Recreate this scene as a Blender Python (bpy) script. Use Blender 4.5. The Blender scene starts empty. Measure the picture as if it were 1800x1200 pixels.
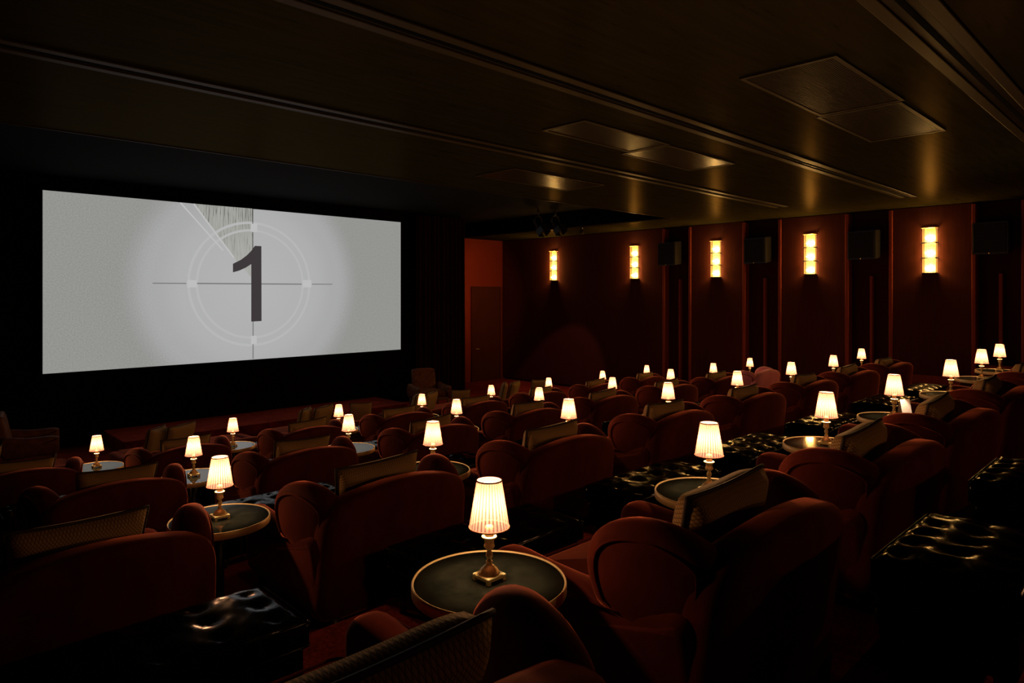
import bpy, bmesh, math, random
from mathutils import Vector, Matrix
random.seed(7)
PI = math.pi
sc = bpy.context.scene
COL = sc.collection
CZ = 2.80                                   # camera height above the front floor

# ------------------------------------------------------------------ camera
F, TH, V0 = 1180.0, math.radians(44.2), 517.3
cam_d = bpy.data.cameras.new('camera')
cam = bpy.data.objects.new('camera', cam_d)
COL.objects.link(cam)
cam.location = (0, 0, CZ)
cam.rotation_euler = (PI / 2, 0, -TH)
cam_d.sensor_width = 36
cam_d.lens = F / 1800 * 36
cam_d.shift_y = -(600 - V0) / 1800
cam_d.clip_start = 0.02
cam_d.clip_end = 100
sc.camera = cam
sc.view_settings.view_transform = 'Standard'
sc.view_settings.look = 'None'
sc.view_settings.exposure = 0
sc.cycles.max_bounces = 6
sc.cycles.sample_clamp_indirect = 3
sc.cycles.caustics_reflective = False
sc.cycles.caustics_refractive = False
w = bpy.data.worlds.new('world')
sc.world = w
w.use_nodes = True
w.node_tree.nodes['Background'].inputs[0].default_value = (0, 0, 0, 1)
w.node_tree.nodes['Background'].inputs[1].default_value = 0


def ray(px, py):
    t = (px - 900) / F
    return Vector((math.sin(TH) + t * math.cos(TH), math.cos(TH) - t * math.sin(TH), (V0 - py) / F))


def at_y(px, py, Y):
    d = ray(px, py); d *= Y / d.y
    return Vector((d.x, d.y, d.z + CZ))


def at_x(px, py, X):
    d = ray(px, py); d *= X / d.x
    return Vector((d.x, d.y, d.z + CZ))


def at_z(px, py, Z):
    d = ray(px, py); d *= (Z - CZ) / d.z
    return Vector((d.x, d.y, d.z + CZ))


# ------------------------------------------------------------------ materials
def mat(name, col, rough=0.5, metal=0.0, spec=0.5, sheen=0.0, sheen_tint=(1, 1, 1), coat=0.0, emit=None, estr=0.0):
    m = bpy.data.materials.new(name)
    m.use_nodes = True
    b = m.node_tree.nodes['Principled BSDF']
    b.inputs['Base Color'].default_value = (*col, 1)
    b.inputs['Roughness'].default_value = rough
    b.inputs['Metallic'].default_value = metal
    b.inputs['Specular IOR Level'].default_value = spec
    b.inputs['Sheen Weight'].default_value = sheen
    b.inputs['Sheen Roughness'].default_value = 0.45
    b.inputs['Sheen Tint'].default_value = (*sheen_tint, 1)
    b.inputs['Coat Weight'].default_value = coat
    b.inputs['Coat Roughness'].default_value = 0.08
    if emit:
        b.inputs['Emission Color'].default_value = (*emit, 1)
        b.inputs['Emission Strength'].default_value = estr
    return m


class N:
    """small node helper"""
    def __init__(s, m):
        s.t = m.node_tree
        s.b = s.t.nodes.get('Principled BSDF')

    def new(s, kind, **kw):
        n = s.t.nodes.new(kind)
        for k, v in kw.items():
            setattr(n, k, v)
        return n

    def link(s, a, b):
        s.t.links.new(a, b)

    def val(s, sock, v):
        if hasattr(v, 'is_output') or hasattr(v, 'links'):
            s.link(v, sock)
        else:
            sock.default_value = v

    def math(s, op, a, b=0.0, c=None):
        n = s.new('ShaderNodeMath', operation=op)
        s.val(n.inputs[0], a); s.val(n.inputs[1], b)
        if c is not None:
            s.val(n.inputs[2], c)
        return n.outputs[0]

    def coord(s, which='Object'):
        return s.new('ShaderNodeTexCoord').outputs[which]

    def sep(s, v):
        n = s.new('ShaderNodeSeparateXYZ'); s.link(v, n.inputs[0])
        return n.outputs

    def noise(s, v, scale, detail=2.0, rough=0.5):
        n = s.new('ShaderNodeTexNoise')
        s.link(v, n.inputs['Vector'])
        n.inputs['Scale'].default_value = scale
        n.inputs['Detail'].default_value = detail
        n.inputs['Roughness'].default_value = rough
        return n.outputs['Fac']

    def ramp(s, f, stops):
        n = s.new('ShaderNodeValToRGB')
        s.link(f, n.inputs[0])
        e = n.color_ramp.elements
        while len(e) < len(stops):
            e.new(0.5)
        for i, (p, c) in enumerate(stops):
            e[i].position = p
            e[i].color = (*c, 1)
        return n.outputs[0]

    def scale(s, v, sx, sy, sz):
        n = s.new('ShaderNodeMapping')
        s.link(v, n.inputs[0])
        n.inputs['Scale'].default_value = (sx, sy, sz)
        return n.outputs[0]

    def bump(s, h, strength, dist=0.01):
        n = s.new('ShaderNodeBump')
        n.inputs['Strength'].default_value = strength
        n.inputs['Distance'].default_value = dist
        s.link(h, n.inputs['Height'])
        s.link(n.outputs[0], s.b.inputs['Normal'])


def velvet(name, c0, c1, tint):
    m = mat(name, c0, 0.85, spec=0.08, sheen=1.0, sheen_tint=tint)
    m.node_tree.nodes['Principled BSDF'].inputs['Sheen Roughness'].default_value = 0.32
    n = N(m)
    v = n.coord()
    f = n.noise(n.scale(v, 1, 1, 0.5), 7, 3, 0.6)
    n.link(n.ramp(f, [(0.3, c0), (0.7, c1)]), n.b.inputs['Base Color'])
    n.bump(n.noise(v, 220, 2), 0.15, 0.002)
    return m


M = {}
M['velvet'] = velvet('red_velvet', (0.055, 0.0085, 0.0042), (0.095, 0.0145, 0.0075), (1.0, 0.26, 0.15))
M['piping'] = velvet('velvet_piping', (0.05, 0.006, 0.003), (0.08, 0.010, 0.005), (1.0, 0.22, 0.10))
M['pink'] = velvet('pink_lit_velvet', (0.75, 0.24, 0.27), (0.85, 0.30, 0.33), (1.0, 0.5, 0.5))  # light falling on one red chair, put into its colour as pale pink
M['wood'] = mat('dark_wood', (0.03, 0.014, 0.007), 0.4)
M['pale_wood'] = mat('warm_wood', (0.20, 0.10, 0.045), 0.4)
M['leather'] = mat('black_leather', (0.003, 0.0026, 0.002), 0.18, spec=0.07)
n = N(M['leather']); n.bump(n.noise(n.coord(), 90, 3), 0.12, 0.003)
M['tan'] = mat('tan_leather', (0.16, 0.055, 0.022), 0.5, spec=0.15)
n = N(M['tan']); n.link(n.ramp(n.noise(n.coord(), 9, 4), [(0.3, (0.10, 0.032, 0.013)), (0.7, (0.19, 0.066, 0.027))]), n.b.inputs['Base Color'])
M['brass'] = mat('aged_brass', (0.72, 0.46, 0.17), 0.45, metal=0.55)
n = N(M['brass']); n.link(n.ramp(n.noise(n.coord(), 30, 3), [(0.35, (0.80, 0.55, 0.20)), (0.65, (1.0, 0.76, 0.34))]), n.b.inputs['Base Color'])
M['black_metal'] = mat('black_metal', (0.008, 0.007, 0.006), 0.45)
M['rim'] = mat('brass_rim', (0.85, 0.60, 0.27), 0.5, metal=0.6)
# smoky tabletop
M['top'] = mat('smoked_tabletop', (0.03, 0.028, 0.016), 0.12, spec=0.5)
n = N(M['top'])
f = n.noise(n.coord(), 9, 5, 0.65)
n.link(n.ramp(f, [(0.35, (0.0035, 0.0035, 0.0022)), (0.7, (0.010, 0.0088, 0.005))]), n.b.inputs['Base Color'])
n.link(n.math('MULTIPLY_ADD', f, 0.06, 0.03), n.b.inputs['Roughness'])


def lattice(name, dark, mid, light, k):
    m = mat(name, mid, 0.8, spec=0.2, sheen=0.2, sheen_tint=(1, 0.8, 0.4))
    n = N(m)
    x, y, z = n.sep(n.coord())
    a = n.math('ADD', n.math('MULTIPLY', x, k), n.math('MULTIPLY', z, k * 0.8))
    b = n.math('SUBTRACT', n.math('MULTIPLY', x, k), n.math('MULTIPLY', z, k * 0.8))
    pa = n.math('PINGPONG', a, 1.0)
    pb = n.math('PINGPONG', b, 1.0)
    line = n.math('MINIMUM', pa, pb)
    dot = n.math('MULTIPLY', pa, pb)
    n1 = n.ramp(line, [(0.10, dark), (0.24, mid)])
    mx = n.new('ShaderNodeMix', data_type='RGBA')
    n.link(n.ramp(dot, [(0.55, (0, 0, 0)), (0.70, (1, 1, 1))]), mx.inputs[0])
    n.link(n1, mx.inputs[6])
    mx.inputs[7].default_value = (*light, 1)
    n.link(mx.outputs[2], n.b.inputs['Base Color'])
    n.bump(line, 0.2, 0.002)
    return m


M['cushion'] = lattice('gold_lattice_fabric', (0.12, 0.062, 0.022), (0.42, 0.25, 0.095), (0.50, 0.31, 0.13), 140.0)
M['cushion_pipe'] = mat('dark_cord', (0.03, 0.014, 0.008), 0.7)
# carpet
M['carpet'] = mat('red_carpet', (0.20, 0.020, 0.012), 0.95, spec=0.05, sheen=0.3, sheen_tint=(1, 0.2, 0.12))
n = N(M['carpet'])
v = n.coord()
f = n.math('ADD', n.math('MULTIPLY', n.noise(v, 6, 4, 0.6), 0.5), n.math('MULTIPLY', n.noise(v, 60, 2), 0.5))
n.link(n.ramp(f, [(0.38, (0.07, 0.007, 0.004)), (0.62, (0.30, 0.030, 0.016))]), n.b.inputs['Base Color'])
n.bump(n.noise(v, 180, 2), 0.6, 0.006)
# ceiling: dark gloss lacquer
M['ceiling'] = mat('dark_lacquer', (0.05, 0.036, 0.016), 0.34, spec=0.0)
n = N(M['ceiling'])
v = n.coord()
f = n.noise(n.scale(v, 0.6, 6.0, 1.0), 3, 4, 0.6)
n.link(n.ramp(f, [(0.3, (0.017, 0.014, 0.004)), (0.7, (0.030, 0.025, 0.008))]), n.b.inputs['Base Color'])
gl = n.new('ShaderNodeBsdfGlossy'); gl.inputs['Color'].default_value = (1.0, 0.78, 0.42, 1)
n.link(n.math('MULTIPLY_ADD', f, 0.10, 0.24), gl.inputs['Roughness'])
mx = n.new('ShaderNodeMixShader'); mx.inputs[0].default_value = 0.0125
n.link(n.b.outputs[0], mx.inputs[1]); n.link(gl.outputs[0], mx.inputs[2])
n.link(mx.outputs[0], n.t.nodes['Material Output'].inputs[0])
M['ceil_panel'] = mat('brushed_bronze_panel', (0.030, 0.021, 0.008), 0.26, spec=0.05)
M['ceil_trim'] = mat('bronze_trim', (0.055, 0.037, 0.014), 0.40, spec=0.03)
M['louvre'] = mat('dark_bronze_blade', (0.035, 0.022, 0.009), 0.35, spec=0.015)
M['void'] = mat('matt_black', (0.004, 0.004, 0.004), 0.95, spec=0.05)
M['speaker'] = mat('speaker_black', (0.012, 0.010, 0.009), 0.5)
M['grille_cloth'] = mat('speaker_cloth', (0.008, 0.007, 0.007), 0.9)
# wall fabric
def fabric(name, c0, c1, sx=40):
    m = mat(name, c0, 0.9, spec=0.08, sheen=0.15, sheen_tint=(1, 0.2, 0.12))
    n = N(m)
    v = n.coord()
    f = n.noise(n.scale(v, sx, sx, 1.2), 1.0, 3, 0.6)
    n.link(n.ramp(f, [(0.3, c0), (0.7, c1)]), n.b.inputs['Base Color'])
    return m
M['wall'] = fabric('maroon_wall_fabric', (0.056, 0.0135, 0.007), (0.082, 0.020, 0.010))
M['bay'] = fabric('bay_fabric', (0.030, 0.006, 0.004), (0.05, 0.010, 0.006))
M['trim'] = fabric('maroon_trim', (0.24, 0.045, 0.025), (0.30, 0.058, 0.032))
M['red_wall'] = fabric('red_paint', (0.30, 0.045, 0.014), (0.33, 0.052, 0.017), 1.5)
M['door'] = fabric('door_brown', (0.085, 0.022, 0.009), (0.10, 0.027, 0.011), 3)
M['curtain'] = velvet('curtain_velvet', (0.022, 0.004, 0.003), (0.045, 0.007, 0.004), (0.35, 0.08, 0.05))

# pleated shade: translucent cloth lit by the bulb inside
def shade_mat():
    m = bpy.data.materials.new('pleated_shade')
    m.use_nodes = True
    t = m.node_tree
    t.nodes.clear()
    n = N(m)
    out = n.new('ShaderNodeOutputMaterial')
    x, y, z = n.sep(n.coord())
    ang = n.math('MULTIPLY', n.math('ARCTAN2', y, x), 30 / PI)
    pp = n.math('PINGPONG', ang, 1.0)
    tr = n.new('ShaderNodeBsdfTranslucent')
    n.link(n.ramp(pp, [(0.12, (0.020, 0.0075, 0.0048)), (0.42, (0.080, 0.043, 0.029)), (0.8, (0.112, 0.068, 0.050))]), tr.inputs[0])
    df = n.new('ShaderNodeBsdfDiffuse'); df.inputs[0].default_value = (0.34, 0.15, 0.10, 1)
    em = n.new('ShaderNodeEmission'); em.inputs[0].default_value = (1.0, 0.40, 0.24, 1); em.inputs[1].default_value = SHADE_E
    mx = n.new('ShaderNodeMixShader'); mx.inputs[0].default_value = 0.45
    ad = n.new('ShaderNodeAddShader')
    tp = n.new('ShaderNodeBsdfTransparent'); tp.inputs[0].default_value = (1, 0.72, 0.5, 1)
    m2 = n.new('ShaderNodeMixShader'); m2.inputs[0].default_value = 0.20
    n.link(df.outputs[0], mx.inputs[1]); n.link(tr.outputs[0], mx.inputs[2])
    n.link(mx.outputs[0], m2.inputs[1]); n.link(tp.outputs[0], m2.inputs[2])
    n.link(m2.outputs[0], ad.inputs[0]); n.link(em.outputs[0], ad.inputs[1])
    n.link(ad.outputs[0], out.inputs[0])
    return m
SHADE_E = 0.27
BULB_W = 19.0
M['shade'] = shade_mat()
M['shade_trim'] = mat('shade_binding', (0.45, 0.20, 0.12), 0.8)
M['candle'] = mat('candle_tube', (0.55, 0.36, 0.17), 0.5)


def emis(name, col, s):
    m = bpy.data.materials.new(name)
    m.use_nodes = True
    m.node_tree.nodes.clear()
    n = N(m)
    o = n.new('ShaderNodeOutputMaterial'); e = n.new('ShaderNodeEmission')
    e.inputs[0].default_value = (*col, 1); e.inputs[1].default_value = s
    n.link(e.outputs[0], o.inputs[0])
    return m


M['bulb'] = emis('sconce_bulb', (1.0, 0.62, 0.24), 380)
def sconce_glass():
    m = bpy.data.materials.new('amber_ribbed_glass')
    m.use_nodes = True
    m.node_tree.nodes.clear()
    n = N(m)
    o = n.new('ShaderNodeOutputMaterial')
    tp = n.new('ShaderNodeBsdfTransparent'); tp.inputs[0].default_value = (1, 0.85, 0.6, 1)
    tl = n.new('ShaderNodeBsdfTranslucent'); tl.inputs[0].default_value = (1.0, 0.75, 0.36, 1)
    x = n.new('ShaderNodeMixShader'); x.inputs[0].default_value = 0.02
    n.link(tp.outputs[0], x.inputs[1]); n.link(tl.outputs[0], x.inputs[2])
    e = n.new('ShaderNodeEmission'); e.inputs[0].default_value = (1.0, 0.50, 0.11, 1); e.inputs[1].default_value = 0.40
    a = n.new('ShaderNodeAddShader')
    n.link(x.outputs[0], a.inputs[0]); n.link(e.outputs[0], a.inputs[1])
    n.link(a.outputs[0], o.inputs[0])
    return m
M['sconce_glass'] = sconce_glass()


# ------------------------------------------------------------------ object helpers
def mesh_obj(name, bm, m, parent=None, smooth=True):
    me = bpy.data.meshes.new(name)
    bm.normal_update()
    bm.to_mesh(me)
    bm.free()
    if smooth:
        for p in me.polygons:
            p.use_smooth = True
    me.materials.append(M[m] if isinstance(m, str) else m)
    o = bpy.data.objects.new(name, me)
    COL.objects.link(o)
    if parent:
        o.parent = parent
    return o


def thing(name, loc=(0, 0, 0), rz=0):
    o = bpy.data.objects.new(name, None)
    o.empty_display_size = 0.1
    COL.objects.link(o)
    o.location = loc
    o.rotation_euler = (0, 0, rz)
    return o


def tag(o, label, cat, group=None, kind=None):
    o['label'] = label
    o['category'] = cat
    if group:
        o['group'] = group
    if kind:
        o['kind'] = kind
    return o


def struct(name, bm, m, smooth=False, label=None):
    o = mesh_obj(name, bm, m, None, smooth)
    o['kind'] = 'structure'
    if label:
        o['label'] = label
    return o


def kids(o):
    return [c for c in bpy.data.objects if c.parent == o]


_KIDS = {}
def dup(root, parent=None):
    c = root.copy()
    COL.objects.link(c)
    c.parent = parent
    if root not in _KIDS:
        _KIDS[root] = kids(root)
    for k in _KIDS[root]:
        dup(k, c)
    return c


def box(bm, x0, x1, y0, y1, z0, z1, mtx=None):
    vs = [Vector((x, y, z)) for x in (x0, x1) for y in (y0, y1) for z in (z0, z1)]
    if mtx:
        vs = [mtx @ v for v in vs]
    v = [bm.verts.new(p) for p in vs]
    for f in ((0, 1, 3, 2), (4, 6, 7, 5), (0, 4, 5, 1), (2, 3, 7, 6), (0, 2, 6, 4), (1, 5, 7, 3)):
        bm.faces.new([v[i] for i in f])


def rbox(x0, x1, y0, y1, z0, z1, r=0.02, seg=3, mtx=None):
    bm = bmesh.new()
    box(bm, x0, x1, y0, y1, z0, z1, mtx)
    bmesh.ops.recalc_face_normals(bm, faces=bm.faces)
    bmesh.ops.bevel(bm, geom=bm.edges[:], offset=r, segments=seg, profile=0.5, affect='EDGES', clamp_overlap=True)
    return bm


def lathe(bm, prof, seg=24, cx=0, cy=0, fn=None, cap=True):
    rings = []
    for (r, z) in prof:
        ring = []
        for i in range(seg):
            a = 2 * PI * i / seg
            rr = fn(r, z, i) if fn else r
            ring.append(bm.verts.new((cx + rr * math.cos(a), cy + rr * math.sin(a), z)))
        rings.append(ring)
    for a, b in zip(rings, rings[1:]):
        for i in range(seg):
            j = (i + 1) % seg
            bm.faces.new((a[i], a[j], b[j], b[i]))
    if cap:
        bm.faces.new(rings[0][::-1])
        bm.faces.new(rings[-1])
    return bm


def tube(bm, pts, r, seg=8, closed=False):
    pts = [Vector(p) for p in pts]
    n = len(pts)
    rings = []
    up0 = None
    for i, p in enumerate(pts):
        if closed:
            t = pts[(i + 1) % n] - pts[i - 1]
        else:
            t = pts[min(i + 1, n - 1)] - pts[max(i - 1, 0)]
        t.normalize()
        if up0 is None:
            up0 = Vector((0, 0, 1)) if abs(t.z) < 0.9 else Vector((1, 0, 0))
        u = (up0 - t * up0.dot(t))
        if u.length < 1e-4:
            u = t.orthogonal()
        u.normalize()
        up0 = u
        s = t.cross(u)
        rr = r[i] if isinstance(r, (list, tuple)) else r
        rings.append([bm.verts.new(p + (u * math.cos(2 * PI * k / seg) + s * math.sin(2 * PI * k / seg)) * rr) for k in range(seg)])
    for i in range(n if closed else n - 1):
        a, b = rings[i], rings[(i + 1) % n]
        for k in range(seg):
            j = (k + 1) % seg
            bm.faces.new((a[k], a[j], b[j], b[k]))
    if not closed:
        bm.faces.new(rings[0][::-1])
        bm.faces.new(rings[-1])
    return bm


def smooth_loop(pts, per=5):
    out = []
    n = len(pts)
    for i in range(n):
        p0, p1, p2, p3 = (Vector(pts[(i + k) % n]) for k in (-1, 0, 1, 2))
        for k in range(per):
            t = k / per
            out.append(0.5 * ((2 * p1) + (p2 - p0) * t + (2 * p0 - 5 * p1 + 4 * p2 - p3) * t * t + (3 * p1 - p0 - 3 * p2 + p3) * t ** 3))
    return out


def inset(pts, d):
    n = len(pts)
    out = []
    for i in range(n):
        a, b = pts[i - 1], pts[(i + 1) % n]
        t = (b - a).normalized()
        out.append(pts[i] + Vector((-t.y, t.x)) * d)
    return out


def pad(outline, t, r, fn, bulge=0.01, bm=None):
    """A padded solid: 2-D outline (counter-clockwise), thickness t, edges rounded by r, faces puffed by bulge; fn(u, v, w) -> point."""
    bm = bm or bmesh.new()
    c = Vector((0, 0))
    for p in outline:
        c += p
    c /= len(outline)
    layers = []
    K = 5
    ins = [inset(outline, r * (1 - math.cos(PI / 2 * (1 - k / K)))) if k < K else list(outline) for k in range(K + 1)]
    half = []
    for k in range(K + 1):
        half.append((ins[k], -t / 2 + r * (1 - math.sin(PI / 2 * (1 - k / K)))))
    # half goes from the face edge (k=0) out to the full outline
    base = ins[0]
    for s, extra in ((0.25, 1.0), (0.55, 0.8), (0.82, 0.4)):
        layers.append(([c + (p - c) * s for p in base], -t / 2 - bulge * extra))
    layers += half
    layers += [(pp, -ww) for pp, ww in reversed(layers)]
    rings = [[bm.verts.new(fn(p.x, p.y, ww)) for p in pp] for pp, ww in layers]
    n = len(outline)
    for a, b in zip(rings, rings[1:]):
        for i in range(n):
            j = (i + 1) % n
            bm.faces.new((a[i], a[j], b[j], b[i]))
    for ring, cw in ((rings[0], layers[0][1]), (rings[-1], layers[-1][1])):
        v = bm.verts.new(fn(c.x, c.y, cw))
        for i in range(n):
            bm.faces.new((ring[i], ring[(i + 1) % n], v))
    bmesh.ops.recalc_face_normals(bm, faces=bm.faces)
    return bm


def rect_loop(x0, x1, y0, y1, r, seg=5):
    out = []
    for cx, cy, a0 in ((x1 - r, y0 + r, -PI / 2), (x1 - r, y1 - r, 0), (x0 + r, y1 - r, PI / 2), (x0 + r, y0 + r, PI)):
        for k in range(seg + 1):
            a = a0 + PI / 2 * k / seg
            out.append(Vector((cx + r * math.cos(a), cy + r * math.sin(a))))
    # densify long straight runs
    dense = []
    n = len(out)
    for i in range(n):
        a, b = out[i], out[(i + 1) % n]
        m = max(1, int((b - a).length / 0.06))
        for k in range(m):
            dense.append(a.lerp(b, k / m))
    return dense


def plane_bm(pts):
    bm = bmesh.new()
    bm.faces.new([bm.verts.new(p) for p in pts])
    return bm


# ------------------------------------------------------------------ the room
TABLE_H = 0.58
LAMP_H = 0.357
ROWS = {  # lamp pixel columns, distance of the row, height of the lamp tops relative to the camera
    'A': dict(px=[860, 1246.5, 1452.5, 1571.75, 1671.5, 1725.5, 1757.3], y=1.787, zt=-0.668),
    'B': dict(px=[386.5, 761, 999.7, 1174.5, 1296, 1391, 1465, 1514.5], y=4.002, zt=-0.950),
    'C': dict(px=[340.5, 612.9, 802.4, 947.7, 1076.6, 1179, 1253.9, 1318.2], y=6.417, zt=-1.299),
    'D': dict(px=[170, 409.4, 595.4, 741.6, 863.6, 964.6, 1059.3, 1136.9], y=8.885, zt=-1.631)}
for k, r in ROWS.items():
    r['floor'] = CZ + r['zt'] - LAMP_H - TABLE_H
    r['x'] = [at_y(p, 600, r['y']).x for p in r['px']]
for k, r in ROWS.items():
    r['yy'] = [r['y']] * len(r['x'])
for k, i, sc_ in (('A', 5, 1.045), ('A', 6, 1.06), ('B', 7, 1.035)):
    ROWS[k]['x'][i] *= sc_; ROWS[k]['yy'][i] *= sc_
XL, XR, YB, YF, YA = -2.2, 15.4, -2.4, 14.5, 16.3
CEIL = CZ + 1.779
VX, VY, VZ = 13.6, 8.63, CEIL + 0.36       # raised dark part of the ceiling in front of the screen
ZFLOOR = CZ - 1.19
steps = [(YB, ZFLOOR), (0.78, ROWS['A']['floor']), (2.95, ROWS['B']['floor']), (5.36, ROWS['C']['floor']), (7.84, ROWS['D']['floor']), (10.0, 0.0)]
bm = bmesh.new()
prof = []
for i, (y, z) in enumerate(steps):
    prof.append((y, z))
    prof.append((steps[i + 1][0] if i + 1 < len(steps) else YA, z))
vl = [bm.verts.new((XL, y, z)) for y, z in prof]
vr = [bm.verts.new((XR + 0.3, y, z)) for y, z in prof]
for i in range(len(prof) - 1):
    bm.faces.new((vl[i], vr[i], vr[i + 1], vl[i + 1]))
struct('floor', bm, 'carpet', label='terraced floor covered in dark red carpet')

bm = bmesh.new()
def quad(bm, *p):
    bm.faces.new([bm.verts.new(q) for q in p])
quad(bm, (XL, YB, CEIL), (XR + 0.3, YB, CEIL), (XR + 0.3, VY, CEIL), (XL, VY, CEIL))
quad(bm, (VX, VY, CEIL), (XR + 0.3, VY, CEIL), (XR + 0.3, YA, CEIL), (VX, YA, CEIL))
struct('ceiling', bm, 'ceiling', label='low glossy dark brown ceiling')
bm = bmesh.new()
quad(bm, (XL, VY, VZ), (VX, VY, VZ), (VX, YA, VZ), (XL, YA, VZ))
quad(bm, (XL, VY, CEIL), (VX, VY, CEIL), (VX, VY, VZ), (XL, VY, VZ))
quad(bm, (VX, VY, CEIL), (VX, YA, CEIL), (VX, YA, VZ), (VX, VY, VZ))
struct('ceiling_recess', bm, 'void', label='raised black part of the ceiling before the screen')
bm = bmesh.new()
box(bm, XL, VX, VY - 0.012, VY + 0.004, CEIL - 0.012, CEIL + 0.02)
box(bm, VX - 0.004, VX + 0.012, VY, YA, CEIL - 0.012, CEIL + 0.02)
struct('trim_1', bm, 'ceil_trim', label='thin metal edge of the ceiling recess')
struct('wall_front', plane_bm([(XL, YF, 0), (12.1, YF, 0), (12.1, YF, VZ), (XL, YF, VZ)]), 'void', label='black wall around the cinema screen')
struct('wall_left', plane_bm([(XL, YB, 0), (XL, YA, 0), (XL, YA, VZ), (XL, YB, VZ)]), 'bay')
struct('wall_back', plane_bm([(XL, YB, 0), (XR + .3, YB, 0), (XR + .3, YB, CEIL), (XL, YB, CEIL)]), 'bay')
struct('wall_return', plane_bm([(12.1, YF, 0), (12.1, YA, 0), (12.1, YA, VZ), (12.1, YF, VZ)]), 'void')
struct('wall_alcove', plane_bm([(12.1, YA, 0), (XR + .3, YA, 0), (XR + .3, YA, VZ), (12.1, YA, VZ)]), 'red_wall', label='plain red wall beside the curtain at the end of the side wall')

# right wall: raised fabric panels that carry the sconces, narrow recessed bays between them
def wy(px):
    return at_x(px, 500, XR).y
bays = [(wy(1213), wy(1167)), (wy(1371), wy(1308)), (wy(1566), wy(1489)), (wy(1800), wy(1712))]
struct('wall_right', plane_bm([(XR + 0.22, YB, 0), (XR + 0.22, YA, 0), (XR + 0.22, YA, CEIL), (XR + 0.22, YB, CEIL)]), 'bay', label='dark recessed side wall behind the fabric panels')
edges = [YA - 0.02]
for a, b in bays:
    edges += [b, a]
edges.append(YB)
k = 1
for i in range(0, len(edges), 2):
    y1, y0 = edges[i], edges[i + 1]
    bm = rbox(XR, XR + 0.215, y0, y1, 0.05, CEIL - 0.005, 0.015, 2)
    o = struct('wall_panel_right', bm, 'wall', label='maroon fabric panel on the side wall')
    k += 1
t = 2
for a, b in bays:
    for y in (a, b):
        bm = rbox(XR - 0.03, XR + 0.2, y - 0.035, y + 0.035, 0.05, CEIL - 0.03, 0.012, 2)
        struct('trim_%d' % t, bm, 'trim', label='upright maroon strip at the edge of a wall bay'); t += 1
    ym = a * 0.52 + b * 0.48
    bm = rbox(XR + 0.10, XR + 0.21, ym - 0.03, ym + 0.03, 0.05, 3.2, 0.012, 2)
    struct('trim_%d' % t, bm, 'trim', label='upright maroon strip in the middle of a wall bay'); t += 1
bm = bmesh.new()
for i, (y, z) in enumerate(steps):
    y1 = steps[i + 1][0] if i + 1 < len(steps) else YA - 0.05
    if i > 2:
        break
    box(bm, XR - 0.025, XR, y, y1, z, z + 0.26)
struct('baseboard_right', bm, 'trim', label='low red skirting along the side wall')

# door in the alcove
p0, p1 = at_y(830.5, 507, YA), at_y(876.5, 507, YA)
d = thing('door_1', (0, 0, 0)); d['kind'] = 'structure'; d['label'] = 'dark door in the red alcove wall'
mesh_obj('door_leaf', rbox(p0.x, p1.x, YA - 0.05, YA - 0.01, 0.0, p0.z, 0.008, 2), 'door', d, False)
bm = bmesh.new()
box(bm, p0.x - 0.07, p0.x, YA - 0.06, YA, 0, p0.z + 0.07); box(bm, p1.x, p1.x + 0.07, YA - 0.06, YA, 0, p0.z + 0.07); box(bm, p0.x, p1.x, YA - 0.06, YA, p0.z, p0.z + 0.07)
mesh_obj('door_frame', bm, 'door', d, False)
bm = bmesh.new(); tube(bm, [(p0.x + 0.09, YA - 0.05, 1.05), (p0.x + 0.09, YA - 0.11, 1.05), (p0.x + 0.2, YA - 0.11, 1.05)], 0.011)
mesh_obj('handle', bm, 'brass', d)

# low stage
bm = rbox(3.3, 9.29, 13.08, YF - 0.01, 0.0, 0.23, 0.012, 2)
struct('floor_stage', bm, 'carpet', label='low stage covered in red carpet under the screen')

# ------------------------------------------------------------------ ceiling fittings
def slot(y, wd, x1, label):
    o = thing('linear_ceiling_diffuser', ((XL + x1) / 2, y, CEIL))
    L = (x1 - XL) / 2 - 0.05
    for s in (-1, 1):
        mesh_obj('flange', rbox(-L, L, s * wd / 2 - 0.045, s * wd / 2 + 0.045, -0.022, 0.0, 0.006, 2), 'ceil_trim', o, False)
    mesh_obj('slot_lining', rbox(-L, L, -wd / 2 + 0.05, wd / 2 - 0.05, -0.010, -0.002, 0.002, 1), 'ceil_panel', o, False)
    mesh_obj('slot_gap', rbox(-L, L, -0.022, 0.022, -0.014, -0.004, 0.002, 1), 'void', o, False)
    tag(o, label, 'ceiling vent', 'long slot diffusers in the ceiling')
slot(3.73, 0.20, 13.7, 'long slot diffuser running between the two ceiling grilles and the plain panels')
slot(5.93, 0.20, 13.4, 'long slot diffuser farthest from camera, beyond the two bronze ceiling panels')
slot(1.27, 0.26, 13.7, 'wide slot diffuser crossing the top right corner, closest to camera')


def ceil_quad(px):
    return [at_z(x, y, CEIL) for x, y in px]


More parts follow.
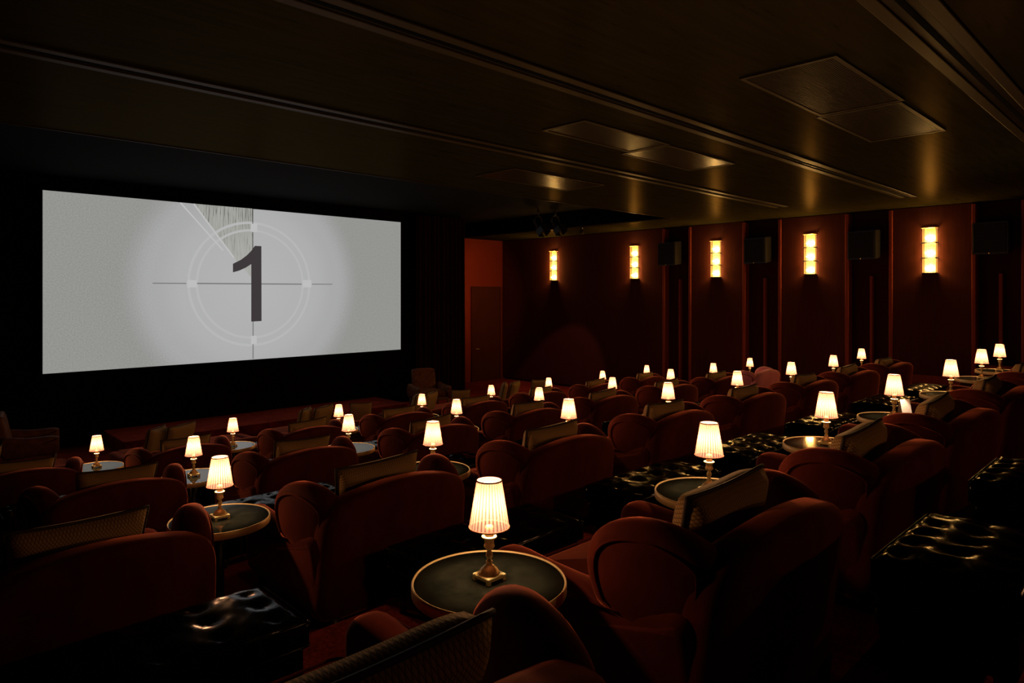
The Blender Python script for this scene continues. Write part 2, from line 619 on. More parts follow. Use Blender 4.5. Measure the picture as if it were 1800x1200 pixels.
def ceiling_unit(name, px, label, cat, grille):
    q = ceil_quad(px)
    xs = sorted(p.x for p in q); ys = sorted(p.y for p in q)
    x0, x1, y0, y1 = (xs[0] + xs[1]) / 2, (xs[2] + xs[3]) / 2, (ys[0] + ys[1]) / 2, (ys[2] + ys[3]) / 2
    cx, cy = (x0 + x1) / 2, (y0 + y1) / 2
    a, b = (x1 - x0) / 2, (y1 - y0) / 2
    o = thing(name, (cx, cy, CEIL))
    bm = bmesh.new()
    f = 0.035
    for s in (-1, 1):
        box(bm, -a, a, s * b - (f if s > 0 else 0), s * b + (0 if s > 0 else f), -0.02, 0)
        box(bm, s * a - (f if s > 0 else 0), s * a + (0 if s > 0 else f), -b + f, b - f, -0.02, 0)
    mesh_obj('frame', bm, 'ceil_trim', o, False)
    if grille:
        mesh_obj('backing', rbox(-a + f, a - f, -b + f, b - f, -0.004, -0.001, 0.001, 1), 'void', o, False)
        bm = bmesh.new()
        nsl = 40
        for i in range(nsl):
            y = -b + f + (2 * b - 2 * f) * (i + 0.5) / nsl
            box(bm, -a + f, a - f, y - 0.006, y + 0.006, -0.016, -0.005)
        mesh_obj('louvre_blades', bm, 'louvre', o, False)
    else:
        mesh_obj('panel', rbox(-a + f, a - f, -b + f, b - f, -0.016, -0.001, 0.003, 1), 'ceil_panel', o, False)
    tag(o, label, cat)
ceiling_unit('ceiling_grille', [(1310, 138), (1468, 88), (1585, 172), (1440, 203)], 'large square louvred grille in the ceiling, the bigger brown one', 'ceiling grille', True)
ceiling_unit('ceiling_grille', [(1441, 204), (1587, 173), (1658, 227), (1527, 248)], 'smaller louvred ceiling grille joined to the big one, facing the sconces', 'ceiling grille', True)
ceiling_unit('ceiling_panel', [(970, 222), (1035, 207), (1165, 250), (1095, 270)], 'plain bronze ceiling panel, farther from the wall of a joined pair', 'ceiling panel', False)
ceiling_unit('ceiling_panel', [(1096, 270), (1168, 251), (1293, 285), (1214, 298)], 'plain bronze ceiling panel, closer to the wall of a joined pair', 'ceiling panel', False)
ceiling_unit('ceiling_panel', [(845, 303), (925, 292), (1050, 325), (980, 336)], 'plain bronze ceiling panel on its own near the dark recess', 'ceiling panel', False)

# pair of stage spotlights hanging in the recess
def spotlight(px, py, label):
    p = at_y(px, py, 11.6)
    o = thing('stage_spotlight', (p.x, p.y, p.z))
    L = VZ - p.z
    bm = bmesh.new(); tube(bm, [(0, 0, 0.12), (0, 0, L)], 0.02); mesh_obj('stem', bm, 'black_metal', o)
    bm = bmesh.new()
    pts = [(0.14 * math.cos(a), 0, 0.12 * math.sin(a)) for a in [PI * k / 10 for k in range(11)]]
    tube(bm, [(0.14, 0, -0.08)] + pts + [(-0.14, 0, -0.08)], 0.014); mesh_obj('yoke', bm, 'black_metal', o)
    bm = lathe(bmesh.new(), [(0.05, 0.20), (0.085, 0.17), (0.095, 0.05), (0.10, -0.12), (0.12, -0.20), (0.12, -0.23), (0.10, -0.24), (0.10, -0.22)], 20)
    bmesh.ops.rotate(bm, verts=bm.verts, cent=(0, 0, 0), matrix=Matrix.Rotation(math.radians(-35), 3, 'X'))
    bmesh.ops.translate(bm, verts=bm.verts, vec=(0, 0, -0.06))
    mesh_obj('lamp_housing', bm, 'black_metal', o)
    bm = bmesh.new()
    R = Matrix.Rotation(math.radians(-35), 4, 'X')
    for s in (-1, 1):
        box(bm, s * 0.14 - 0.004, s * 0.14 + 0.004, -0.10, 0.10, -0.40, -0.24, R)
        box(bm, -0.10, 0.10, s * 0.14 - 0.004, s * 0.14 + 0.004, -0.40, -0.24, R)
    mesh_obj('barn_door', bm, 'black_metal', o, False)
    tag(o, label, 'spotlight')
spotlight(946, 388, 'black stage spotlight hanging over the curtain end, nearer the screen of the pair')
spotlight(976, 387, 'black stage spotlight in the ceiling recess, nearer the sconces of the pair')
p = at_z(1022, 408, CEIL - 0.12)
o = thing('ceiling_sensor', (p.x, p.y, CEIL))
bm = lathe(bmesh.new(), [(0.05, 0), (0.05, -0.02), (0.02, -0.03), (0.02, -0.07)], 16); mesh_obj('mount', bm, 'black_metal', o)
bm = bmesh.new(); bmesh.ops.create_uvsphere(bm, u_segments=16, v_segments=10, radius=0.065); bmesh.ops.translate(bm, verts=bm.verts, vec=(0, 0, -0.12)); mesh_obj('head', bm, 'ceil_trim', o)
tag(o, 'tiny round fitting under the ceiling edge above the first sconce', 'sensor')

# ------------------------------------------------------------------ screen
SY = YF - 0.06
pl = [at_y(75, 336, SY), at_y(75, 657, SY), at_y(704.3, 614, SY), at_y(704.3, 389, SY)]
sx0, sx1 = pl[0].x, pl[2].x
sz0, sz1 = (pl[1].z + pl[2].z) / 2, (pl[0].z + pl[3].z) / 2
scr = thing('cinema_screen', ((sx0 + sx1) / 2, SY, sz0))
tag(scr, 'wide cinema screen showing a film countdown leader with a dark numeral 1', 'screen')
hw, hh = (sx1 - sx0) / 2, sz1 - sz0
cen = at_y(444, 499, SY)
ccx, ccz = cen.x - (sx0 + sx1) / 2, cen.z - sz0
def sp(px, py, dy=0):
    q = at_y(px, py, SY)
    return Vector((q.x - (sx0 + sx1) / 2, dy, q.z - sz0))
Rr = (at_y(549, 499, SY).x - at_y(337, 499, SY).x) / 2

def screen_mat():
    m = bpy.data.materials.new('projected_film')
    m.use_nodes = True
    m.node_tree.nodes.clear()
    n = N(m)
    o = n.new('ShaderNodeOutputMaterial'); e = n.new('ShaderNodeEmission')
    v = n.coord()
    x, y, z = n.sep(v)
    dx = n.math('SUBTRACT', x, ccx); dz = n.math('SUBTRACT', z, ccz)
    r = n.math('SQRT', n.math('ADD', n.math('MULTIPLY', dx, dx), n.math('MULTIPLY', dz, dz)))
    s = n.math('DIVIDE', r, Rr * 2.1)
    base = n.ramp(s, [(0.0, (0.445, 0.445, 0.450)), (0.50, (0.425, 0.425, 0.430)), (0.72, (0.385, 0.385, 0.390)), (0.95, (0.290, 0.290, 0.277))])
    base.node.color_ramp.interpolation = 'EASE'
    edge = n.ramp(s, [(0.65, (0, 0, 0)), (0.92, (1, 1, 1))])
    g = n.noise(v, 38, 2, 0.8)
    amp = n.math('MULTIPLY_ADD', edge, 0.16, 0.02)
    gr = n.math('MULTIPLY_ADD', n.math('SUBTRACT', g, 0.5), n.math('MULTIPLY', amp, 4.0), 1.0)
    mx = n.new('ShaderNodeMix', data_type='RGBA', blend_type='MULTIPLY')
    mx.inputs[0].default_value = 1
    n.link(base, mx.inputs[6]); n.link(gr, mx.inputs[7])
    n.link(mx.outputs[2], e.inputs[0]); n.link(e.outputs[0], o.inputs[0])
    return m
mesh_obj('picture', plane_bm([(-hw, 0, 0), (hw, 0, 0), (hw, 0, hh), (-hw, 0, hh)]), screen_mat(), scr, False)
bm = bmesh.new()
b_ = 0.10
box(bm, -hw - b_, hw + b_, 0.0, 0.03, -b_, 0); box(bm, -hw - b_, hw + b_, 0.0, 0.03, hh, hh + b_)
box(bm, -hw - b_, -hw, 0.0, 0.03, 0, hh); box(bm, hw, hw + b_, 0.0, 0.03, 0, hh)
mesh_obj('masking_frame', bm, 'void', scr, False)
M['ink'] = emis('film_ink', (0.048, 0.040, 0.042), 1)
M['ink2'] = emis('film_line', (0.20, 0.20, 0.205), 1)
M['glow'] = emis('film_ring', (0.462, 0.462, 0.462), 1)
M['glow2'] = emis('film_mark', (0.505, 0.505, 0.505), 1)
# swept sector with scratches
wedge = emis('film_wedge', (0.34, 0.34, 0.31), 1)
n = N(wedge); e = [k for k in wedge.node_tree.nodes if k.type == 'EMISSION'][0]
v = n.coord()
f = n.noise(n.scale(v, 26, 1, 0.9), 2.0, 2, 0.7)
xx, yy, zz = n.sep(v)
hz = n.math('MULTIPLY_ADD', n.math('SUBTRACT', zz, ccz), 0.11, 0.0)
n.link(n.ramp(n.math('ADD', f, n.math('SUBTRACT', 0.20, hz)), [(0.42, (0.13, 0.13, 0.115)), (0.50, (0.34, 0.34, 0.31)), (0.75, (0.42, 0.42, 0.40))]), e.inputs[0])
mesh_obj('swept_sector', plane_bm([sp(444, 366.6, -.004), sp(340, 358.0, -.004), sp(411, 453, -.004), sp(444, 490, -.004)]), wedge, scr, False)
def strip(name, a, b, wd, m, dy):
    a, b = Vector((a.x, dy, a.z)), Vector((b.x, dy, b.z))
    t = (b - a).normalized(); s = Vector((-t.z, 0, t.x)) * wd / 2
    mesh_obj(name, plane_bm([a - s, b - s, b + s, a + s]), m, scr, False)
def ring(name, r0, r1, m, dy, a0=0, a1=2 * PI, nseg=96):
    bm = bmesh.new()
    A = [a0 + (a1 - a0) * i / nseg for i in range(nseg + 1)]
    vi = [bm.verts.new((ccx + r0 * math.cos(a), dy, ccz + r0 * math.sin(a))) for a in A]
    vo = [bm.verts.new((ccx + r1 * math.cos(a), dy, ccz + r1 * math.sin(a))) for a in A]
    for i in range(nseg):
        bm.faces.new((vi[i], vo[i], vo[i + 1], vi[i + 1]))
    mesh_obj(name, bm, m, scr, False)
ring('countdown_ring', Rr * 0.975, Rr * 1.015, 'glow', -.008)
ring('countdown_ring', Rr * 0.855, Rr * 0.89, 'glow', -.008)
strip('sector_edge', sp(317, 356.3), sp(392, 440), 0.030, 'glow2', -.009)
strip('sector_edge', sp(340.5, 358.2), sp(411, 453), 0.034, 'glow2', -.009)
strip('cross_line', sp(268, 497.6), sp(327, 498), 0.022, 'ink2', -.010)
strip('cross_line', sp(346, 498), sp(530, 499.3), 0.028, 'ink2', -.010)
strip('cross_line', sp(548, 499.3), sp(584, 499.4), 0.022, 'ink2', -.010)
strip('cross_line', sp(444, 366.8), sp(444, 393), 0.016, 'ink', -.010)
strip('cross_line', sp(444, 408), sp(444, 440), 0.016, 'ink', -.010)
strip('cross_line', sp(444.5, 562), sp(444.5, 590), 0.024, 'ink2', -.010)
strip('cross_line', sp(444.5, 605), sp(444.5, 630.5), 0.024, 'ink2', -.010)
for a, b in (((440, 392), (452, 408)), ((441, 590), (451, 604)), ((329, 492), (346, 505)), ((532, 492), (547, 505))):
    q0, q1 = sp(*a), sp(*b)
    mesh_obj('ring_mark', plane_bm([(q0.x, -.009, q0.z), (q1.x, -.009, q0.z), (q1.x, -.009, q1.z), (q0.x, -.009, q1.z)]), 'glow2', scr, False)
one = [(459, 432.5), (447.5, 432), (441, 441), (433, 449), (423, 456.5), (409, 463.5), (409, 478.5), (420, 475.5), (432, 470), (441.2, 464), (441.2, 565), (459.3, 564)]
mesh_obj('numeral', plane_bm([sp(x, y, -.014) for x, y in one]), 'ink', scr, False)

# ------------------------------------------------------------------ curtain beside the screen
def curtain(x0, x1, y, z0, z1, nf, label):
    bm = bmesh.new()
    nx = nf * 10
    cols = []
    for i in range(nx + 1):
        u = i / nx
        x = x0 + (x1 - x0) * u
        col = []
        for j in range(9):
            q = j / 8
            amp = 0.05 + 0.04 * q
            yy = y + amp * math.sin(2 * PI * nf * u + 0.8 * math.sin(7 * u) + 0.3 * q) + 0.02 * math.sin(31 * u)
            col.append(bm.verts.new((x, yy, z1 + (z0 - z1) * q)))
        cols.append(col)
    for a, b in zip(cols, cols[1:]):
        for j in range(8):
            bm.faces.new((a[j], b[j], b[j + 1], a[j + 1]))
    o = mesh_obj('stage_curtain', bm, 'curtain')
    tag(o, label, 'curtain')
curtain(10.45, 12.05, YF - 0.2, 0.02, VZ - 0.05, 11, 'dark red pleated drape hanging between the screen and the alcove')

# ------------------------------------------------------------------ wall sconces
def make_sconce():
    o = thing('wall_sconce')
    mesh_obj('back_plate', rbox(-0.02, 0.0, -0.10, 0.10, -0.46, 0.46, 0.004, 2), 'brass', o, False)
    for k in range(3):
        z0 = -0.45 + k * 0.303
        bm = bmesh.new()
        pts = []
        nr = 9
        for i in range(nr * 4 + 1):
            a = -PI / 2 + PI * i / (nr * 4)
            rr = 1 + 0.05 * math.cos(2 * PI * i / 4)
            pts.append((-0.02 - 0.10 * math.cos(a) ** 0.6 * rr if abs(math.cos(a)) > 1e-6 else -0.02, 0.125 * math.sin(a) * rr))
        va = [bm.verts.new((x, y, z0 + 0.008)) for x, y in pts]; vb = [bm.verts.new((x, y, z0 + 0.29)) for x, y in pts]
        for i in range(len(pts) - 1):
            bm.faces.new((va[i], va[i + 1], vb[i + 1], vb[i]))
        g = mesh_obj('glass_tier', bm, 'sconce_glass', o)
        bm = bmesh.new()
        bmesh.ops.create_uvsphere(bm, u_segments=14, v_segments=8, radius=0.03)
        bmesh.ops.scale(bm, verts=bm.verts, vec=(0.6, 2.6, 0.5))
        bmesh.ops.translate(bm, verts=bm.verts, vec=(-0.065, 0, z0 + 0.10))
        mesh_obj('light_bulb', bm, 'bulb', g)
    for z in (-0.452, -0.149, 0.154, 0.455):
        if z == -0.452:
            bm = rbox(-0.132, -0.0, -0.132, 0.132, z - 0.011, z + 0.011, 0.003, 1)
        else:
            bm = bmesh.new()
            pth = [(-0.0, -0.13), (-0.11, -0.13), (-0.128, -0.112), (-0.128, 0.112), (-0.11, 0.13), (0.0, 0.13)]
            tube(bm, [(x, y, z) for x, y in pth], 0.012, 6)
        mesh_obj('band', bm, 'brass' if z > 0.4 else 'black_metal', o, False)
    return o
proto = None
for i, (px, t, b, lab) in enumerate([(972.5, 441.6, 493, 'first sconce from the red alcove, glowing amber tiers on maroon wall'),
                                     (1114.5, 432.5, 490, 'second sconce from the red alcove, glowing amber three tier glass'),
                                     (1257.5, 424, 487, 'third sconce from the red alcove, middle one of five amber lights'),
                                     (1423.5, 411, 483, 'fourth sconce from the red alcove, three tiers of amber glass'),
                                     (1634, 400, 480.5, 'fifth sconce from the red alcove, largest amber three tier glass')]):
    if proto is None:
        proto = o = make_sconce()
    else:
        o = dup(proto)
    p, q = at_x(px, t, XR - 0.06), at_x(px, b, XR - 0.06)
    o.location = (XR, p.y, (p.z + q.z) / 2)
    tag(o, lab, 'wall light', 'amber glass sconces along the side wall')

# ------------------------------------------------------------------ surround speakers
def make_speaker():
    o = thing('wall_speaker')
    prof = [(-0.30, -0.30), (0.30, -0.30), (0.30, 0.30), (-0.30, 0.30)]
    bm = bmesh.new()
    f = [Vector((-0.36, y, z - 0.04)) for y, z in prof]
    k = [Vector((-0.02, y * 0.8, z)) for y, z in prof]
    vf = [bm.verts.new(p) for p in f]; vk = [bm.verts.new(p) for p in k]
    bm.faces.new(vf); bm.faces.new(vk[::-1])
    for i in range(4):
        j = (i + 1) % 4
        bm.faces.new((vf[i], vk[i], vk[j], vf[j]))
    bmesh.ops.recalc_face_normals(bm, faces=bm.faces)
    bmesh.ops.bevel(bm, geom=bm.edges[:], offset=0.012, segments=2, affect='EDGES')
    mesh_obj('cabinet', bm, 'speaker', o, False)
    mesh_obj('grille', rbox(-0.375, -0.36, -0.27, 0.27, -0.31, 0.23, 0.006, 1), 'grille_cloth', o, False)
    mesh_obj('bracket', rbox(-0.04, 0.14, -0.05, 0.05, -0.08, 0.08, 0.005, 1), 'black_metal', o, False)
    bm = bmesh.new(); tube(bm, [(-0.375, 0, -0.325), (-0.379, 0, -0.325)], 0.014); mesh_obj('badge', bm, 'brass', o)
    return o
proto = None
for px, v, lab in [(1181, 444, 'black wall speaker in the bay between the second and third sconces'),
                   (1336, 438, 'black wall speaker in the bay between the third and fourth sconces'),
                   (1524, 428, 'black wall speaker in the bay between the fourth and fifth sconces'),
                   (1750, 415, 'black wall speaker beyond the fifth sconce, by the frame edge')]:
    o = proto = make_speaker() if proto is None else proto
    if o.get('label'):
        o = dup(proto)
    p = at_x(px, v, XR - 0.1)
    o.location = (XR + 0.08, p.y, p.z)
    o.rotation_euler = (0, 0, math.radians(-10))
    tag(o, lab, 'speaker', 'surround speakers along the side wall')

# ------------------------------------------------------------------ armchair
def side_outline(pts, per=4):
    return smooth_loop([Vector(p) for p in pts], per)


def make_chair(m='velvet'):
    o = thing('wing_armchair')
    # seat
    mesh_obj('seat_base', pad(rect_loop(-0.40, 0.40, -0.40, 0.52, 0.05), 0.20, 0.03, lambda u, v, w_: Vector((u, v, 0.21 + w_))), m, o)
    sc_ = mesh_obj('seat_cushion', pad(rect_loop(-0.355, 0.355, -0.28, 0.55, 0.06), 0.15, 0.05, lambda u, v, w_: Vector((u, v, 0.385 + w_)), 0.03), m, o)
    bm = bmesh.new()
    lp = rect_loop(-0.35, 0.35, -0.275, 0.545, 0.06)
    tube(bm, [(p.x, p.y, 0.452) for p in lp], 0.006, 6, True); mesh_obj('piping', bm, 'piping', sc_)
    # back: camel crest, curved around the sitter, raked
    cr = []
    nn = 8
    for i in range(nn + 1):
        x = 0.36 - 0.72 * i / nn
        z = 0.775 + 0.100 * (1 - (x / 0.47) ** 2)
        cr.append((x, z))
    pts = [(-0.447, 0.770), (-0.488, 0.685), (-0.498, 0.57), (-0.50, 0.35), (-0.49, 0.11), (-0.25, 0.10), (0.0, 0.10), (0.25, 0.10), (0.49, 0.11), (0.50, 0.35), (0.498, 0.57), (0.488, 0.685), (0.447, 0.770)] + cr
    out = side_outline(pts, 3)
    def bf(u, v, w_):
        return Vector((u, -0.40 + w_ - 0.13 * (v - 0.3) + 0.32 * u * u * (0.3 + 0.9 * v / (v + 0.35)), v))
    mesh_obj('backrest', pad(out, 0.19, 0.065, bf, 0.012), m, o)
    # arms and wings
    for s in (-1, 1):
        arm = [(-0.38, 0.12), (-0.10, 0.115), (0.25, 0.115), (0.55, 0.12), (0.595, 0.20), (0.615, 0.38), (0.62, 0.47), (0.60, 0.53), (0.53, 0.56), (0.35, 0.55), (0.12, 0.545), (-0.15, 0.56), (-0.36, 0.58), (-0.39, 0.35)]
        def af(u, v, w_, s=s):
            k = max(0, (v - 0.30) / 0.28)
            return Vector((s * (0.435 + 0.018 * k) + w_ * (0.9 + 0.22 * k * k), u, v))
        a = mesh_obj('arm', pad(side_outline(arm, 3), 0.15, 0.062, af, 0.008), m, o)
        bm = bmesh.new()
        lp = [(0.55, 0.20), (0.585, 0.40), (0.58, 0.48), (0.53, 0.515), (0.35, 0.51), (0.12, 0.508), (-0.10, 0.52)]
        tube(bm, [(s * 0.535, y, z) for y, z in lp], 0.006, 6); mesh_obj('piping', bm, 'piping', a)
        wing = [(-0.02, 0.50), (0.03, 0.58), (0.045, 0.68), (0.025, 0.765), (-0.035, 0.83), (-0.13, 0.866), (-0.24, 0.866), (-0.34, 0.838), (-0.415, 0.79), (-0.445, 0.72), (-0.42, 0.55), (-0.34, 0.46), (-0.20, 0.44)]
        def wf(u, v, w_, s=s):
            fl = 0.025 * max(0, (v - 0.5) / 0.4) + 0.22 * (u + 0.5)
            return Vector((s * (0.375 + fl) + w_, u, v))
        so = side_outline(wing, 3)
        wg = mesh_obj('wing', pad(so, 0.15, 0.068, wf, 0.010), m, o)
        bm = bmesh.new()
        wi = inset(so, 0.062)
        c0 = [p for p in wi if p.y > 0.55]
        tube(bm, [wf(p.x, p.y, s * 0.079) for p in c0], 0.005, 6); mesh_obj('piping', bm, 'piping', wg)
    for x, y in ((-0.42, -0.42), (0.42, -0.42), (-0.42, 0.50), (0.42, 0.50)):
        bm = lathe(bmesh.new(), [(0.018, 0), (0.022, 0.02), (0.032, 0.125)], 12, x, y); mesh_obj('leg', bm, 'wood', o)
    return o


def make_cushion(name, wd, ht, th):
    o = None
    bm = bmesh.new()
    nx, nz = 18, 14
    for side in (1, -1):
        g = []
        for i in range(nx + 1):
            row = []
            for j in range(nz + 1):
                a, b = -1 + 2 * i / nx, -1 + 2 * j / nz
                pin = 1 - 0.05 * (1 - a * a) * abs(b) ** 3 if True else 1
                x = a * wd / 2 * (1 - 0.06 * (1 - b * b))
                z = b * ht / 2 * (1 - 0.07 * (1 - a * a))
                t = th / 2 * ((1 - a ** 6) * (1 - b ** 6)) ** 0.42
                row.append(bm.verts.new((x, side * t, z + ht / 2)))
            g.append(row)
        for i in range(nx):
            for j in range(nz):
                f = (g[i][j], g[i + 1][j], g[i + 1][j + 1], g[i][j + 1])
                bm.faces.new(f if side < 0 else f[::-1])
    bmesh.ops.remove_doubles(bm, verts=bm.verts, dist=1e-4)
    o = thing(name)
    mesh_obj('cover', bm, 'cushion', o)
    loop = []
    for i in range(nx):
        loop.append((-1 + 2 * i / nx, -1))
    for j in range(nz):
        loop.append((1, -1 + 2 * j / nz))
    for i in range(nx):
        loop.append((1 - 2 * i / nx, 1))
    for j in range(nz):
        loop.append((-1, 1 - 2 * j / nz))
    bm = bmesh.new()
    tube(bm, [(a * wd / 2 * (1 - 0.06 * (1 - b * b)), 0, b * ht / 2 * (1 - 0.07 * (1 - a * a)) + ht / 2) for a, b in loop], 0.009, 6, True)
    mesh_obj('piping', bm, 'cushion_pipe', o)
    return o


def make_ottoman(name, wd, dp, ht):
    o = thing(name)
    mesh_obj('base', rbox(-wd / 2 + 0.015, wd / 2 - 0.015, -dp / 2 + 0.015, dp / 2 - 0.015, 0.07, ht - 0.13, 0.02, 3), 'leather', o)
    bm = bmesh.new()
    nx, ny = 40, 20
    bx = [(-wd / 2 + wd * (i + 0.5) / 5, -dp / 2 + dp * (j + 0.5) / 3) for i in range(5) for j in range(3)]
    g = []
    for i in range(nx + 1):
        row = []
        for j in range(ny + 1):
            a, b = -1 + 2 * i / nx, -1 + 2 * j / ny
            x, y = a * (wd / 2), b * (dp / 2)
            ed = (1 - abs(a) ** 8) * (1 - abs(b) ** 6)
            dm = min(math.hypot(x - p, y - q) for p, q in bx)
            z = ht - 0.035 + 0.035 * max(0, ed) ** 0.5 - 0.018 * math.exp(-(dm / 0.035) ** 2) + 0.002 * math.sin(x * 61 + 2 * math.sin(y * 40))
            row.append(bm.verts.new((x * (1 - 0.01 * (1 - ed)), y, z)))
        g.append(row)
    for i in range(nx):
        for j in range(ny):
            bm.faces.new((g[i][j], g[i + 1][j], g[i + 1][j + 1], g[i][j + 1]))
    rim = [g[i][0] for i in range(nx)] + [g[nx][j] for j in range(ny)] + [g[i][ny] for i in range(nx, 0, -1)] + [g[0][j] for j in range(ny, 0, -1)]
    low = [bm.verts.new((v.co.x, v.co.y, ht - 0.125)) for v in rim]
    for i in range(len(rim)):
        j = (i + 1) % len(rim)
        bm.faces.new((rim[j], rim[i], low[i], low[j]))
    bm.faces.new(low[::-1])
    bmesh.ops.recalc_face_normals(bm, faces=bm.faces)
    c = mesh_obj('tufted_cushion', bm, 'leather', o)
    bm = bmesh.new()
    lp = rect_loop(-wd / 2, wd / 2, -dp / 2, dp / 2, 0.02)
    tube(bm, [(p.x, p.y, ht - 0.033) for p in lp], 0.007, 6, True); tube(bm, [(p.x, p.y, ht - 0.122) for p in lp], 0.006, 6, True)
    mesh_obj('piping', bm, 'leather', c)
    for x in (-wd / 2 + 0.06, wd / 2 - 0.06):
        for y in (-dp / 2 + 0.06, dp / 2 - 0.06):
            bm = lathe(bmesh.new(), [(0.016, 0), (0.026, 0.08)], 10, x, y); mesh_obj('leg', bm, 'wood', o)
    return o


def make_table():
    o = thing('side_table')
    R = 0.278
    bm = lathe(bmesh.new(), [(R - 0.011, TABLE_H - 0.03), (R - 0.008, TABLE_H - 0.002), (R - 0.012, TABLE_H - 0.001)], 64); mesh_obj('tabletop', bm, 'top', o)
    for p in o.children[0].data.polygons:
        p.use_smooth = False
    bm = lathe(bmesh.new(), [(R - 0.008, TABLE_H - 0.038), (R - 0.002, TABLE_H - 0.038), (R, TABLE_H - 0.034), (R, TABLE_H - 0.003), (R - 0.003, TABLE_H + 0.003), (R - 0.005, TABLE_H + 0.003), (R - 0.008, TABLE_H - 0.002), (R - 0.008, TABLE_H - 0.038)], 64, cap=False)
    mesh_obj('rim', bm, 'rim', o)
    bm = lathe(bmesh.new(), [(0.055, TABLE_H - 0.06), (0.05, TABLE_H - 0.05), (0.05, TABLE_H - 0.032)], 24)
    lathe(bm, [(0.024, 0.02), (0.024, TABLE_H - 0.05)], 20)
    mesh_obj('pedestal', bm, 'black_metal', o)
    bm = lathe(bmesh.new(), [(0.18, 0), (0.18, 0.012), (0.165, 0.018), (0.05, 0.024), (0.03, 0.04)], 40); mesh_obj('foot', bm, 'black_metal', o)
    return o


def make_lamp():
    o = thing('table_lamp')
    bm = bmesh.new()
    box(bm, -0.043, 0.043, -0.043, 0.043, 0.010, 0.024)
    bmesh.ops.bevel(bm, geom=bm.edges[:], offset=0.002, segments=2, affect='EDGES')
    for x in (-1, 1):
        for y in (-1, 1):
            box(bm, x * 0.043 - (0.014 if x > 0 else 0), x * 0.043 + (0.014 if x < 0 else 0), y * 0.043 - (0.014 if y > 0 else 0), y * 0.043 + (0.014 if y < 0 else 0), 0, 0.011)
    mesh_obj('base', bm, 'brass', o, False)
    prof = [(0.036, 0.023), (0.037, 0.029), (0.034, 0.034), (0.030, 0.040), (0.022, 0.048), (0.013, 0.056), (0.010, 0.062), (0.012, 0.065), (0.012, 0.068), (0.008, 0.072), (0.008, 0.078), (0.012, 0.084), (0.0125, 0.092), (0.010, 0.100), (0.008, 0.105),
            (0.009, 0.110), (0.016, 0.114), (0.0195, 0.119), (0.0195, 0.125), (0.017, 0.129), (0.017, 0.140), (0.019, 0.148), (0.026, 0.152), (0.028, 0.156), (0.026, 0.159), (0.016, 0.159)]
    mesh_obj('stem', lathe(bmesh.new(), prof, 28), 'brass', o)
    mesh_obj('candle_tube', lathe(bmesh.new(), [(0.0155, 0.158), (0.0155, 0.192), (0.010, 0.196)], 20), 'candle', o)
    z0, z1, r0, r1 = 0.190, LAMP_H, 0.071, 0.0445
    npl = 30
    bm = lathe(bmesh.new(), [(r0 + (r1 - r0) * k / 5, z0 + (z1 - z0) * k / 5) for k in range(6)], npl * 3, fn=lambda r, z, i: r * (1 + (0.024 if i % 3 == 0 else -0.014)), cap=False)
    s = mesh_obj('shade', bm, 'shade', o)
    for r, z in ((r0 * 1.02, z0), (r1 * 1.03, z1)):
        bm = bmesh.new()
        tube(bm, [(r * math.cos(2 * PI * i / 48), r * math.sin(2 * PI * i / 48), z) for i in range(48)], 0.0028, 6, True)
        mesh_obj('binding', bm, 'shade_trim', s)
    ld = bpy.data.lights.new('bulb', 'POINT')
    ld.energy = BULB_W
    ld.color = (1.0, 0.70, 0.45)
    ld.shadow_soft_size = 0.02
    lo = bpy.data.objects.new('bulb', ld)
    COL.objects.link(lo)
    lo.parent = o
    lo.location = (0, 0, 0.272)
    return o


PROTO = {}
def put(kind, maker, loc, rz=0.0, sc3=None):
    if kind not in PROTO:
        PROTO[kind] = o = maker()
    else:
        o = dup(PROTO[kind])
    o.location = loc
    o.rotation_euler = (0, 0, rz)
    if sc3:
        o.scale = sc3
    return o


